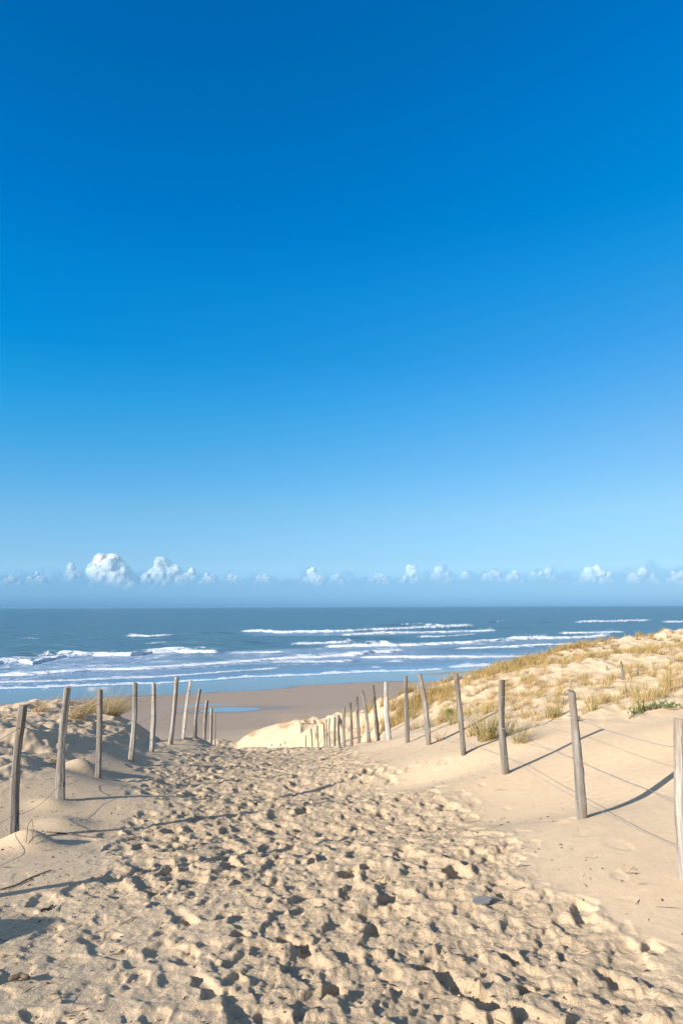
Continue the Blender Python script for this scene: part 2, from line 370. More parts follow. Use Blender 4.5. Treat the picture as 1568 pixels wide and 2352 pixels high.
# dune sheet
Yr = np.concatenate([np.linspace(-1.0, 2.2, 40)[:-1], np.geomspace(2.2, 82, 1200)])
fine = np.arange(-.56, .5601, .0016); side = .56+np.geomspace(.004, 1.6, 55)
g = np.concatenate([-side[::-1], fine, side])
GX = g[None]*(Yr[:, None]+1.6); GY = np.broadcast_to(Yr[:, None], GX.shape)
# base height on a coarse subset of the grid, refined by interpolation, then the relief
ri = np.unique(np.concatenate([np.arange(0, len(Yr), 5), [len(Yr)-1]])); ci = np.unique(np.concatenate([np.arange(0, 55), np.arange(55, 55+len(fine), 6), np.arange(55+len(fine)-1, len(g))]))
hc = tps(GX[np.ix_(ri, ci)], GY[np.ix_(ri, ci)])
tmp = np.stack([np.interp(g, g[ci], row) for row in hc])
t_i = np.interp(np.arange(len(Yr)), ri, np.arange(len(ri))); i0 = np.minimum(t_i.astype(int), len(ri)-2); fr = (t_i-i0)[:, None]
H = tmp[i0]*(1-fr)+tmp[i0+1]*fr
H += dune_noise(GX, GY)
for bx, by, br, bh, st in bumps:
    H += bh*np.exp(-(((GX-bx)/br)**2+((GY-by)/(br*st))**2))
H = np.maximum(H+trim(GX, GY), beach_z(GX, GY)-.35) + relief_at(GX, GY)
V = np.stack([GX, GY, H], -1).reshape(-1, 3)

def sand_material(name, wetattr=False):
    mt, t, b = material(name)
    n1 = noise(t, .7, 4); n2 = noise(t, 260, 2, .7); n3 = noise(t, 14, 4, .65)
    c = mixc(t, remap(t, n1, .35, .65), (.54,.413,.278), (.59,.455,.312))
    c = mixc(t, remap(t, n3, .30, .72), c, (.495,.37,.24)) if not wetattr else c
    c = mixc(t, math_n(t, 'MULTIPLY', remap(t, n2, .54, .72), .75), c, (.24,.18,.125))
    c = mixc(t, math_n(t, 'MULTIPLY', remap(t, n2, .44, .26), .5), c, (.64,.53,.40))
    b.inputs['Roughness'].default_value = .92; b.inputs['Specular IOR Level'].default_value = .15; b.inputs['Diffuse Roughness'].default_value = .15
    if wetattr:
        wt = attr(t, 'wet'); gl = attr(t, 'gloss')
        wn = noise(t, .12, 4, .6, sc=(1, 2.6, 1))
        wn2 = noise(t, 1.2, 3, .6, sc=(.35, 1.6, 1))
        damp = remap(t, math_n(t, 'ADD', wt, math_n(t, 'MULTIPLY', math_n(t, 'SUBTRACT', wn, .5), .35)), .15, .75)
        c = mixc(t, damp, c, mixc(t, wn2, (.285,.215,.158), (.34,.262,.195)))
        c = mixc(t, gl, c, (.10,.085,.075))
        t.links.new(c, b.inputs['Base Color'])
        t.links.new(remap(t, gl, 0, 1, .6, .06), b.inputs['Roughness'])
        t.links.new(remap(t, gl, 0, .7, .12, .5), b.inputs['Specular IOR Level'])
        hb = math_n(t, 'MULTIPLY', noise(t, 8, 3), math_n(t, 'SUBTRACT', 1.0, gl))
        bump(t, b, hb, .25, .02)
    else:
        t.links.new(c, b.inputs['Base Color'])
        h1 = noise(t, 160, 2, .7); h2 = noise(t, 45, 3, .6)
        bb = bump(t, b, h1, .5, .0035)
        bb = bump(t, b, h2, .35, .008, bb)
        td = attr(t, 'trod'); h3 = noise(t, 24, 6, .72); h4 = noise(t, 9, 4, .6)
        bump(t, b, math_n(t, 'MULTIPLY', h3, math_n(t, 'ADD', math_n(t, 'MULTIPLY', td, .9), .06)), 1.0, .030, bb)
    return mt
SAND = sand_material('sand')
tag(mesh_np('sand_dunes', V, grid_faces(len(Yr), len(g)), SAND, attrs={'trod': trod(GX, GY)*ss(24, 20, GY)*ss(1.5, 2.2, GY)}), kind='structure')

# beach sheet
rows = np.geomspace(34, 230, 420); gb = np.concatenate([-np.geomspace(6, .6, 40), np.arange(-.6, .6, .0022), np.geomspace(.6, 6, 40)])
BX = gb[None]*rows[:, None]; BY = np.broadcast_to(rows[:, None], BX.shape)
q = shore_q(BX, BY)
BZ = beach_z(BX, BY)
wet = ss(-84, -34, q+9*fbm(BX*.03, BY*.06, 3))
n = 5.5*fbm(BX*.035+2, BY*.10, 4); streak = 3.2*perlin(BX*.02+BY*.012, BY*.55)
edge_q = -17-2*ss(0, -40, BX)-6*ss(6, 24, BX)*ss(75, 20, BX)
gloss = ss(-1.2, 1.2, q-edge_q+n*.45+streak*(.35+1.2*ss(5, 20, BX)))
bar = np.exp(-(((BX-26)/11)**2))*np.exp(-((q+8.5)/2.2)**2)
gloss = gloss*(1-ss(.35, .6, bar+.22*perlin(BX*.03, BY*.8)))
pe = np.sqrt(((BX-POOL[0]-1)/8.0)**2+((BY-POOL[1]-.25*(BX-POOL[0]))/3.6)**2)
gloss = np.maximum(gloss, .35*ss(1.15, .5, pe+.25*fbm(BX*.2, BY*.5, 2)))
tag(mesh_np('beach', np.stack([BX, BY, BZ], -1).reshape(-1, 3), grid_faces(len(rows), len(gb)), sand_material('beach_sand', True), attrs={'wet': wet, 'gloss': gloss}), kind='structure')

# ------------------------------------------------------------------ sea
def poly_world(pts):   # pixel polyline -> bearing u = X/Y and distance Y on the water
    us, Ds = [], []
    for x, y in pts:
        d = ray(x, y); D = -EYE/d.z; us.append(d.x); Ds.append(D)
    return np.array(us), np.array(Ds)
def cL(pts): return [(x/2, 1234.3+y/2) for x, y in pts]
def cR(pts): return [(784+x/2, 1234.3+y/2) for x, y in pts]
# (points, thickness px of the photograph, strength)
waves = [
 (cL([(-60,590),(0,580),(90,572),(150,580),(200,568),(300,550),(430,540),(600,545),(700,533),(800,527),(1000,528)]), 12, 1.0, 1),
 (cL([(1060,534),(1198,530),(1310,528)]), 6, .9, 1),
 (cL([(-60,645),(0,638),(200,625),(400,611),(600,606),(750,593),(1000,580),(1250,560),(1568,546),(1650,545)]), 6, .95, 1),
 (cL([(-60,672),(0,668),(400,653),(700,640),(950,623),(1280,603)]), 2.6, .8, 0),
 (cL([(-60,695),(0,692),(400,679),(700,667),(900,657),(1200,640),(1568,622)])+cR([(100,618),(250,611),(470,604)]), 2.6, .9, 0),
 (cR([(490,598),(580,595),(700,590),(800,585)]), 4.5, .9, 0),
 (cL([(585,454),(690,456),(792,452)]), 6, 1.0, 1),
 (cL([(1115,434),(1200,434),(1300,440),(1568,434)])+cR([(60,434),(150,427),(400,417),(600,408)]), 8, 1.0, 1),
 (cR([(0,452),(200,444),(450,438),(710,430)]), 6, .95, 1),
 (cR([(340,461),(470,458),(620,447)]), 4.5, .8, 1),
 (cL([(1340,493),(1450,490),(1568,486)])+cR([(30,484),(60,482)]), 8, .85, 1),
 (cL([(1500,502),(1568,503)])+cR([(150,502),(300,498),(600,488),(780,472),(900,466),(1050,464),(1230,453)]), 8, 1.0, 1),
 (cR([(760,470),(850,468),(950,462)]), 11, 1.0, 1),
 (cR([(520,518),(650,511),(850,499),(1080,491)]), 6, .95, 1),
 (cL([(1250,575),(1400,573),(1568,571)])+cR([(30,569),(60,568)]), 6, .8, 1),
 (cR([(0,545),(100,540),(150,532),(220,530),(290,524)]), 10, .9, 1),
 (cR([(90,554),(300,553),(600,552),(870,545)]), 4.5, .9, 1),
 (cR([(1000,444),(1150,441),(1300,436)]), 6, .95, 1),
 (cR([(1075,391),(1250,389),(1350,386),(1420,383)]), 6.5, 1.0, 1),
 (cR([(1475,391),(1568,391),(1640,393)]), 6.5, 1.0, 1),
 (cR([(330,402),(360,401),(385,404)]), 6, .9, 1), (cR([(715,391),(740,389),(765,391)]), 5, .9, 1),
 (cR([(200,570),(240,569),(290,571)]), 3, .8, 0), (cR([(140,594),(185,594)]), 3, .9, 0),
 (cR([(1050,462),(1180,459)]), 5, .8, 0), (cR([(10,481),(35,478),(60,482)]), 7, .9, 1),
 (cL([(85,464),(130,463),(185,465)]), 2, .6, 0), (cL([(870,482),(950,481)]), 2.5, .6, 0), (cL([(245,501),(300,500)]), 2, .5, 0), (cL([(660,493),(800,490)]), 2, .5, 0),
]
ypx = np.concatenate([np.linspace(215, 30, 560), np.geomspace(30, .35, 130)[1:]])
rowsD = EYE*1568/ypx
gs = np.concatenate([-np.geomspace(5, .62, 30), np.arange(-.62, .62, .0013), np.geomspace(.62, 5, 30)])
SX = gs[None]*rowsD[:, None]; SY = np.broadcast_to(rowsD[:, None], SX.shape); SU = np.broadcast_to(gs[None], SX.shape)
foam = np.zeros(SX.shape); wash = np.zeros(SX.shape); SZ = np.zeros(SX.shape)
lump = fbm(SX*.22, SY*.22, 4, .6)+.35*fbm(SX*1.1, SY*.5, 2, .6); lump2 = fbm(SX*.05+8, SY*.05, 3)
fine_l = fbm(SX*.7, SY*.5, 3, .6)
for pts, th, st, ridge_on in waves:
    if pts[0][0] <= 5: pts = [(-900, pts[0][1]+22+.03*(pts[0][1]-1394)), (-400, pts[0][1]+11)]+list(pts)
    if pts[-1][0] >= 1560: pts = list(pts)+[(2300, pts[-1][1]-5)]
    us, Ds = poly_world(pts)
    D0 = np.interp(gs, us, Ds)[None]+2.2*perlin(SX*.06+th, SY*.0)[...]
    e = .012
    end = (ss(us[0]-e, us[0]+e, gs)*ss(us[-1]+e, us[-1]-e, gs))[None]
    hgt = (.75 if ridge_on else .22)*th*D0/1568
    dep = (.65*th*D0**2/(1568*EYE)) if ridge_on else (.8*th*D0**2/(1568*EYE))
    dd = SY-D0
    amp = hgt*(.72+.5*perlin(SX*.035+st*5, SX*0+th))*end*(1+.25*lump)
    wfront = .9+.5*hgt
    prof_ = np.where(dd < 0, np.exp(-(dd/wfront)**2), np.exp(-(dd/(wfront*3.0))**2))
    SZ = np.maximum(SZ, amp*prof_*(1+.12*fine_l))
    fd = dep*(.75+.5*lump2)
    fm = ss(-1.9*wfront, -1.1*wfront, dd+.8*wfront*lump*.6)*ss(fd*2.2+1.0, fd*.25, dd+lump*(1.0+fd*.9)+fine_l*(.5+fd*.3))
    fm = np.maximum(fm, .62*ss(-7*wfront-4*th*.5, -1.0*wfront, dd+lump2*4)*(dd < 0)*ss(.15, .9, .5+.5*lump+.3*fine_l))
    foam = np.maximum(foam, fm*end*st*ss(-.75, -.35, lump*.55+lump2*.4+st-.75+.25))
# thin foam veils between the breakers
def veil(p1, p2, st, sc):
    global foam, wash
    u1, D1 = poly_world(p1); u2, D2 = poly_world(p2)
    a = np.interp(gs, u1, D1)[None]; b = np.interp(gs, u2, D2)[None]
    end = (ss(max(u1[0], u2[0])-.02, max(u1[0], u2[0])+.06, gs)*ss(min(u1[-1], u2[-1])+.02, min(u1[-1], u2[-1])-.08, gs))[None]
    band = ss(a-1, a+2, SY)*ss(b+2, b-2, SY)*end
    tex = .5+.5*fbm(SX*sc, SY*sc*.7, 5, .65)+.25*lump2
    foam = np.maximum(foam, band*st*.75*ss(.35, 1.15, tex)); wash = np.maximum(wash, band*st*(.55+.45*ss(.1, .9, tex)))
veil(waves[2][0][:8], waves[0][0], .95, .16)
veil(cL([(0,668),(400,652),(700,640),(1000,620)]), waves[2][0][:7], .42, .12)
veil(cL([(900,600),(1568,560)])+cR([(500,556)]), cL([(900,528),(1568,500)])+cR([(500,500)]), .75, .2)
veil(cL([(1115,452),(1568,452)])+cR([(710,440)]), cL([(1115,436),(1568,436)])+cR([(710,430)]), .8, .2)
veil(cR([(0,530),(600,500),(1200,476)]), cR([(0,500),(600,488),(1200,452)]), .75, .2)
veil(cR([(0,570),(870,556)]), cR([(0,545),(870,530)]), .7, .2)
# swell humps without foam, then chop
for pts, h_ in ((cL([(-40,452),(150,450),(380,455)]), .8), (cL([(800,446),(950,444),(1120,442)]), .9), (cL([(550,492),(900,490),(1300,487)]), .8), (cL([(-40,545),(150,540),(500,538)]), .9),
                (cR([(100,409),(300,404),(520,408)]), 1.2), (cR([(650,395),(715,390),(790,395)]), 1.2), (cR([(30,492),(150,488),(260,488)]), .9), (cR([(820,396),(960,392),(1050,396)]), .7), (cL([(300,470),(600,466),(900,470)]), .7), (cL([(0,505),(250,502),(420,505)]), .7), (cR([(300,425),(700,418),(1000,420)]), .8), (cR([(560,480),(700,478),(860,476)]), .6), (cL([(650,520),(900,512),(1150,512)]), .6), (cR([(-100,470),(100,468),(300,470)]), .8)):
    us, Ds = poly_world(pts); D0 = np.interp(gs, us, Ds)[None]
    L = us[-1]-us[0]; end = (ss(us[0], us[0]+L*.3, gs)*ss(us[-1], us[-1]-L*.3, gs))[None]
    dd = SY-D0+2.5*perlin(SX*.03, SY*0+h_*9); SZ = np.maximum(SZ, 1.5*h_*end*(.8+.3*perlin(SX*.05+3, SY*0))*np.where(dd < 0, np.exp(-(dd/3.0)**2), np.exp(-(dd/7.)**2)))
qs = shore_q(SX, SY)
far = ss(0, 60, qs)
ph = qs*.9
chop = .10*fbm(SX*.06, SY*.16, 4, .6)+.22*far*fbm(SX*.012, SY*.035+4, 3)
SZ += chop*ss(-2, 25, qs)*ss(4000, 800, SY) + .012
SZ += foam*.10*(lump*.5+.5)*ss(0, 10, qs)
EARTH = 0
mt, t, b = material('sea_water')
fo = attr(t, 'foam'); fn = noise(t, 1.1, 4, .65); dq = attr(t, 'shore')
wcol = mixc(t, remap(t, dq, 0., 1.), (.16,.225,.31), (.085,.162,.205))
wcol = mixc(t, math_n(t, 'MULTIPLY', attr(t, 'wash'), .75), wcol, (.34,.41,.52))
f2 = remap(t, math_n(t, 'ADD', fo, math_n(t, 'MULTIPLY', math_n(t, 'SUBTRACT', fn, .5), 1.1)), .28, .88)
f2 = math_n(t, 'MULTIPLY', f2, remap(t, fo, .05, .35))
t.links.new(mixc(t, f2, wcol, (.76,.79,.83)), b.inputs['Base Color'])
t.links.new(math_n(t, 'ADD', remap(t, f2, 0, 1, .0, .6), remap(t, dq, .0, .5, .10, .34)), b.inputs['Roughness'])
b.inputs['IOR'].default_value = 1.33
w1 = noise(t, .35, 5, .62, sc=(.55, 1.6, 1)); w2 = noise(t, .05, 4, .6, sc=(.5, 1.8, 1))
calm = remap(t, dq, 0., .12, .12, 1.)
bb = bump(t, b, math_n(t, 'MULTIPLY', w2, calm), .9, 3.2)
bb = bump(t, b, math_n(t, 'MULTIPLY', w1, calm), .8, .6, bb)
bump(t, b, math_n(t, 'MULTIPLY', noise(t, 2.5, 4, .7), f2), .8, .35, bb)
shore_a = ss(-2, 110, qs)
tag(mesh_np('sea', np.stack([SX, SY, SZ], -1).reshape(-1, 3), grid_faces(len(rowsD), len(gs)), mt, attrs={'foam': foam, 'wash': wash, 'shore': shore_a}), kind='structure')
# tide pool
mt, t, b = material('pool_water'); b.inputs['Base Color'].default_value = (.20,.29,.36,1); b.inputs['Roughness'].default_value = .03; b.inputs['IOR'].default_value = 1.33
pz = float(beach_z(np.array(POOL[0]), np.array(POOL[1])))+.030
pv = [(POOL[0], POOL[1], pz)]+[(POOL[0]+11*math.cos(a), POOL[1]+6*math.sin(a), pz) for a in np.linspace(0, 2*math.pi, 48, endpoint=False)]
tag(mesh_np('tide_pool', pv, [(0, i+1, (i+1) % 48+1) for i in range(48)], mt), kind='structure')

# ------------------------------------------------------------------ fences
def wood_material(name, c1, c2, c3):
    c1, c2, c3 = [tuple(v*q for v, q in zip(c, (.86, .86, .88))) for c in (c1, c2, c3)]
    mt, t, b = material(name)
    st = noise(t, 26, 5, .65, sc=(1, 1, .06)); bl = noise(t, 5, 4, .6, sc=(1, 1, .5)); kn = noise(t, 9, 3, .6, sc=(1, 1, .35))
    c = mixc(t, remap(t, st, .35, .65), c1, c2)
    c = mixc(t, remap(t, bl, .48, .60), c, c3)
    cr_ = noise(t, 60, 3, .6, sc=(1, 1, .022))
    c = mixc(t, math_n(t, 'MULTIPLY', remap(t, cr_, .60, .70), .85), c, (.05,.04,.033))
    c = mixc(t, math_n(t, 'MULTIPLY', remap(t, kn, .66, .74), .8), c, (.06,.045,.035))
    c = mixc(t, math_n(t, 'MULTIPLY', remap(t, noise(t, 90, 3, .7, sc=(1, 1, .05)), .38, .6, 1, 0), .45), c, (.10,.085,.07)); t.links.new(c, b.inputs['Base Color']); b.inputs['Roughness'].default_value = .85; b.inputs['Specular IOR Level'].default_value = .2
    bb = bump(t, b, st, .7, .006); bump(t, b, cr_, .5, -.004, bb)
    return mt
WOOD = [wood_material('grey_wood', (.17,.15,.125), (.36,.33,.29), (.22,.18,.14)),
        wood_material('pale_wood', (.27,.235,.20), (.50,.46,.41), (.30,.245,.18)),
        wood_material('honey_wood', (.36,.32,.27), (.58,.54,.49), (.44,.33,.21)),
        wood_material('dark_wood', (.13,.11,.09), (.29,.26,.225), (.13,.095,.07)),
        wood_material('bleached_wood', (.44,.42,.39), (.60,.58,.55), (.48,.40,.32))]
def post(base, top, r, mat, parent, seed, nr=34, ns=20):
    base = Vector(base); top = Vector(top); ax = top-base; Lh = ax.length; ax.normalize()
    s = ax.cross(Vector((0, 1, 0))).normalized(); fwd = s.cross(ax)
    rg = np.random.default_rng(seed); under = .35
    ts = np.concatenate([[-under], np.linspace(0, Lh, nr)]); th = np.linspace(0, 2*np.pi, ns, endpoint=False)
    ph = rg.uniform(0, 9, 8); amp = rg.uniform(.06, .15, 3)
    flat_a = rg.uniform(0, 6.3); flat = rg.uniform(.68, .9); flat_b = flat_a+rg.uniform(1.4, 2.4)
    bend = rg.uniform(-.02, .02, 2)*Lh*1.6; kn = [(rg.uniform(.15, .95)*Lh, rg.uniform(0, 6.3), rg.uniform(.08, .2)) for _ in range(4)]
    vs = []
    for i, tt in enumerate(ts):
        k = tt/Lh
        rr = r*(1.06-.14*k)*(1+.07*math.sin(5*k+ph[0])+.045*math.sin(13*k+ph[1]))
        rad = rr*(1+amp[0]*np.cos(2*th+ph[2])+amp[1]*np.cos(3*th+ph[3]+k*.8)+.04*np.cos(7*th+ph[4]+k)+.025*rg.normal(size=ns)*.6)
        for fa, fl in ((flat_a+.4*k, flat), (flat_b, flat+.08)):     # cleft faces
            cth = np.cos(th-fa); lim = fl*rr; rad = np.where(cth*rad > lim, lim/np.maximum(cth, .05), rad)
        for kt, ka, ks in kn:
            dth = np.angle(np.exp(1j*(th-ka))); rad = rad*(1+ks*np.exp(-((tt-kt)/.045)**2-(dth/.5)**2))
        c = base+ax*float(tt)+s*float(bend[0]*math.sin(math.pi*max(k, 0)))+fwd*float(bend[1]*math.sin(2.2*max(k, 0)))
        zt = np.zeros(ns)
        if i == len(ts)-1: zt = rg.uniform(-.012, .012)*np.cos(th+ph[5])+rg.uniform(.0, .004, ns)
        for a_, r_, z_ in zip(th, rad, zt): vs.append(c+s*float(r_*math.cos(a_))+fwd*float(r_*math.sin(a_))+ax*float(z_))
    n = len(ts); fc = []
    for i in range(n-1):
        for j in range(ns): fc.append((i*ns+j, i*ns+(j+1) % ns, (i+1)*ns+(j+1) % ns, (i+1)*ns+j))
    last = (n-1)*ns
    # inner ring and centre of the sawn top
    ctr = sum((vs[last+j] for j in range(ns)), Vector())/ns
    i2 = len(vs)
    for j in range(ns): vs.append(vs[last+j].lerp(ctr, .08)+ax*.001)
    i3 = len(vs); vs.append(ctr+ax*.003)
    for j in range(ns): fc.append((last+j, last+(j+1) % ns, i2+(j+1) % ns, i2+j))
    for j in range(0, ns, 1): fc.append((i2+j, i2+(j+1) % ns, i3, i3))
    o0 = Vector(parent.location) if parent else Vector(base)
    V_ = [Vector(v)-base for v in vs]
    me = bpy.data.meshes.new('fence_post'); me.from_pydata(V_, [], [tuple(dict.fromkeys(q)) for q in fc]); me.update()
    nside = (n-1)*ns; me.polygons.foreach_set('use_smooth', [i < nside for i in range(len(me.polygons))]); me.materials.append(mat)
    try: me.set_sharp_from_angle(angle=R(38))
    except Exception: pass
    o = bpy.data.objects.new('fence_post', me); C.objects.link(o)
    if parent: o.parent = parent; o.location = base-o0
    else: o.location = base
    return o
def tube_pts(path, r, ns=6):
    vs, fc = [], []
    for i, q in enumerate(path):
        d = (path[min(i+1, len(path)-1)]-path[max(i-1, 0)]).normalized()
        a = d.cross(Vector((0, 0, 1)));  a = a.normalized() if a.length > 1e-4 else Vector((1, 0, 0)); b_ = a.cross(d)
        rr = r[i] if hasattr(r, '__len__') else r
        for k in range(ns):
            an = 2*math.pi*k/ns; vs.append(q+a*(rr*math.cos(an))+b_*(rr*math.sin(an)))
    for i in range(len(path)-1):
        for k in range(ns): fc.append((i*ns+k, i*ns+(k+1) % ns, (i+1)*ns+(k+1) % ns, (i+1)*ns+k))
    return vs, fc
def join(parts):
    vs, fc = [], []
    for v, f_ in parts:
        o = len(vs); vs += v; fc += [tuple(i+o for i in q) for q in f_]
    return vs, fc
def mesh_py(name, vs, fc, mat, parent=None, origin=None, smooth=True):
    og = Vector(origin) if origin else Vector((0, 0, 0))
    me = bpy.data.meshes.new(name); me.from_pydata([Vector(v)-og for v in vs], [], fc); me.update()
    if smooth: me.polygons.foreach_set('use_smooth', [True]*len(me.polygons))
    me.materials.append(mat); o = bpy.data.objects.new(name, me); C.objects.link(o)
    if parent: o.parent = parent; o.location = og-Vector(parent.location)
    else: o.location = og
    return o
WIRE, t, b = material('wire'); b.inputs['Base Color'].default_value = (.20,.20,.21,1); b.inputs['Metallic'].default_value = .6; b.inputs['Roughness'].default_value = .5
GALV, t, b = material('galvanised_wire'); b.inputs['Base Color'].default_value = (.42,.43,.45,1); b.inputs['Metallic'].default_value = .7; b.inputs['Roughness'].default_value = .4
def fence(name, label, posts, fracs, wmat, sag, seed):
    b0 = posts[0][0]; root = empty(name, b0); tag(root, label, 'fence', 'post and wire fences beside the sand path')
    for i, (bs, tp, r, tint, lab) in enumerate(posts):
        o = post(bs, tp, r, WOOD[tint], root, seed+i, nr=34 if i < 14 else 14, ns=20 if i < 14 else 10)
        if lab: o['label'] = lab
    rg = random.Random(seed)
    for fi, fr_ in enumerate(fracs):
        parts = []
        at = []
        for bs, tp, r, *_ in posts:
            k = fr_+rg.uniform(-.03, .03); at.append(Vector(bs).lerp(Vector(tp), k)+Vector((-r*.2, -r*1.02, 0)))
        pts = []
        for i in range(len(at)-1):
            sg = sag[fi]*rg.uniform(.4, 1.4)*(at[i+1]-at[i]).length*.5
            nn = 14 if i < 10 else 5
            for k in range(nn):
                u = k/nn; q_ = at[i].lerp(at[i+1], u); q_.z -= sg*4*u*(1-u)
                q_ += Vector((rg.uniform(-1, 1), 0, rg.uniform(-1, 1)))*.0025; pts.append(q_)
        pts.append(at[-1]); parts.append(tube_pts(pts, .0019))
        for i, (bs, tp, r, *_) in enumerate(posts[:14]):            # a turn of wire round each post
            ax = (Vector(tp)-Vector(bs)).normalized(); c_ = at[i]+Vector((r*.2, r*1.02, 0))
            ring = [c_+Vector((math.cos(a)*r*1.06, math.sin(a)*r*1.06, .006*math.sin(a*2+i))) for a in np.linspace(0, 2*math.pi, 19)]
            parts.append(tube_pts(ring, .0016, 5))
        vs, fc = join(parts); mesh_py('wire', vs, fc, wmat, root, b0)
    return root
def solve(q):
    return Vector(PT(q[0], q[1], q[4])), Vector(PT(q[2], q[3], q[4]))
Lp = [(Vector((-2.86,4.2,EYE-1.80)), Vector((-2.84,4.2,EYE-.62)), .037, 0, None)]
labsL = {0: 'thick grey split post nearest the camera in the left fence', 5: 'tallest pale post with an orange stripe of bare wood'}
for i, q in enumerate(LEFT):
    bs, tp = solve(q)
    if i == 10: bs.z = tp.z-1.3
    Lp.append((bs, tp, q[5], q[6], labsL.get(i)))
for bs, tp, *_ in Lp: bs.z = min(bs.z, float(ground_z(np.array(bs.x), np.array(bs.y)))+.01)
fence('post_and_wire_fence', 'left hand fence of pale split posts and slack dark wire along the footprinted path', Lp, (.83, .50, .17), WIRE, (.10, .10, .08), 100)
Rp = []
b1, t1 = Vector((2.32,3.2,EYE-1.66)), Vector((2.33,3.2,EYE-.6)); Rp.append((b1, t1, .043, 1, None))
labsR = {0: 'pale yellowish post cut by the right edge of the photo', 6: 'white bleached post, the only white one in the right fence', 1: 'grey post with a long shadow on smooth sand, largest complete post on the right'}
for i, q in enumerate(RIGHT):
    bs, tp = solve(q); Rp.append((bs, tp, q[5], q[6], labsR.get(i)))
for i, (bs, tp) in enumerate(FAR): Rp.append((bs, tp, .042, 0 if i % 3 else 3, None))
for bs, tp, *_ in Rp: bs.z = min(bs.z, float(ground_z(np.array(bs.x), np.array(bs.y)))+.01)
fence('post_and_wire_fence', 'right hand fence of grey posts and thin wire running down below the dune', Rp, (.83, .48, .17), GALV, (.03, .015, .01), 300)

# lone stakes on the dune
def stake(px, py, h, r, label, tint=0, thin=False):
    q_ = hit(px, py); q_.z = float(ground_z(np.array(q_.x), np.array(q_.y))); h = h/1568*q_.y; r = r/1568*q_.y
    o = post(q_, q_+Vector((random.uniform(-.04, .04), 0, h)), r, WOOD[tint], None, int(px)); o.name = 'wooden_stake'
    tag(o, label, 'stake', 'short stakes standing in the dune grass'); return o
stake(1429,1562,40,2.8,'tallest grey stake standing alone among tufts on the right dune')
stake(1395,1540,9,2.2,'short stub of a stake left of the tall dune stake')
stake(1463,1552,14,2.2,'short brown stake half hidden by grass right of the tall dune stake', 3)
q_ = hit(876,1668)
stake(862,1684,34,1.3,'thin stick standing behind the right fence on the dune flank', 2)

# ------------------------------------------------------------------ grass
mt, t, b = material('marram_grass'); a_ = t.nodes.new('ShaderNodeAttribute'); a_.attribute_name = 'col'
t.links.new(a_.outputs['Color'], b.inputs['Base Color']); b.inputs['Roughness'].default_value = .6; b.inputs['Specular IOR Level'].default_value = .25
tr = t.nodes.new('ShaderNodeBsdfTranslucent'); t.links.new(a_.outputs['Color'], tr.inputs[0]); ms = t.nodes.new('ShaderNodeMixShader'); ms.inputs[0].default_value = .28
t.links.new(b.outputs[0], ms.inputs[1]); t.links.new(tr.outputs[0], ms.inputs[2]); t.links.new(ms.outputs[0], t.nodes['Material Output'].inputs[0])
GRASS = mt
STRAW = np.array([[.52,.36,.15],[.60,.44,.20],[.42,.28,.11],[.66,.52,.28],[.36,.24,.11]]); STRAW = STRAW*np.array([.88,.83,.74]); GREEN = np.array([[.16,.20,.06],[.22,.25,.08],[.28,.28,.10],[.12,.16,.06]])
def blades(base, az, L, lean, curve, width, col, K=5):
    """ribbons: base (n,3), azimuth, length, lean, curvature, width, colour (n,3)"""
    n = len(base); tt = np.linspace(0, 1, K+1)[None]
    hx, hy = np.cos(az)[:, None], np.sin(az)[:, None]
    out_ = (lean[:, None]*tt+curve[:, None]*tt**2.2)*L[:, None]
    up = L[:, None]*(tt*np.sqrt(np.maximum(1-lean[:, None]**2*.8, .1))-.55*curve[:, None]*tt**2.6)
    cx = base[:, 0:1]+hx*out_; cy = base[:, 1:2]+hy*out_; cz = base[:, 2:3]+up
    fa = az+RNG.uniform(-1.2, 1.2, n); wx, wy = -np.sin(fa)[:, None], np.cos(fa)[:, None]
    ww = width[:, None]*.5*(1-tt**2*.92)
    Lf = np.stack([cx-wx*ww, cy-wy*ww, cz], -1); Rt = np.stack([cx+wx*ww, cy+wy*ww, cz], -1)
    V_ = np.stack([Lf, Rt], 2).reshape(n, -1, 3); m_ = 2*(K+1)
    k = np.arange(K)*2; f_ = np.stack([k, k+1, k+3, k+2], 1)
    F_ = (np.arange(n)[:, None, None]*m_+f_[None]).reshape(-1, 4)
    Cc = np.repeat(col, m_, 0)
    return V_.reshape(-1, 3), F_, Cc
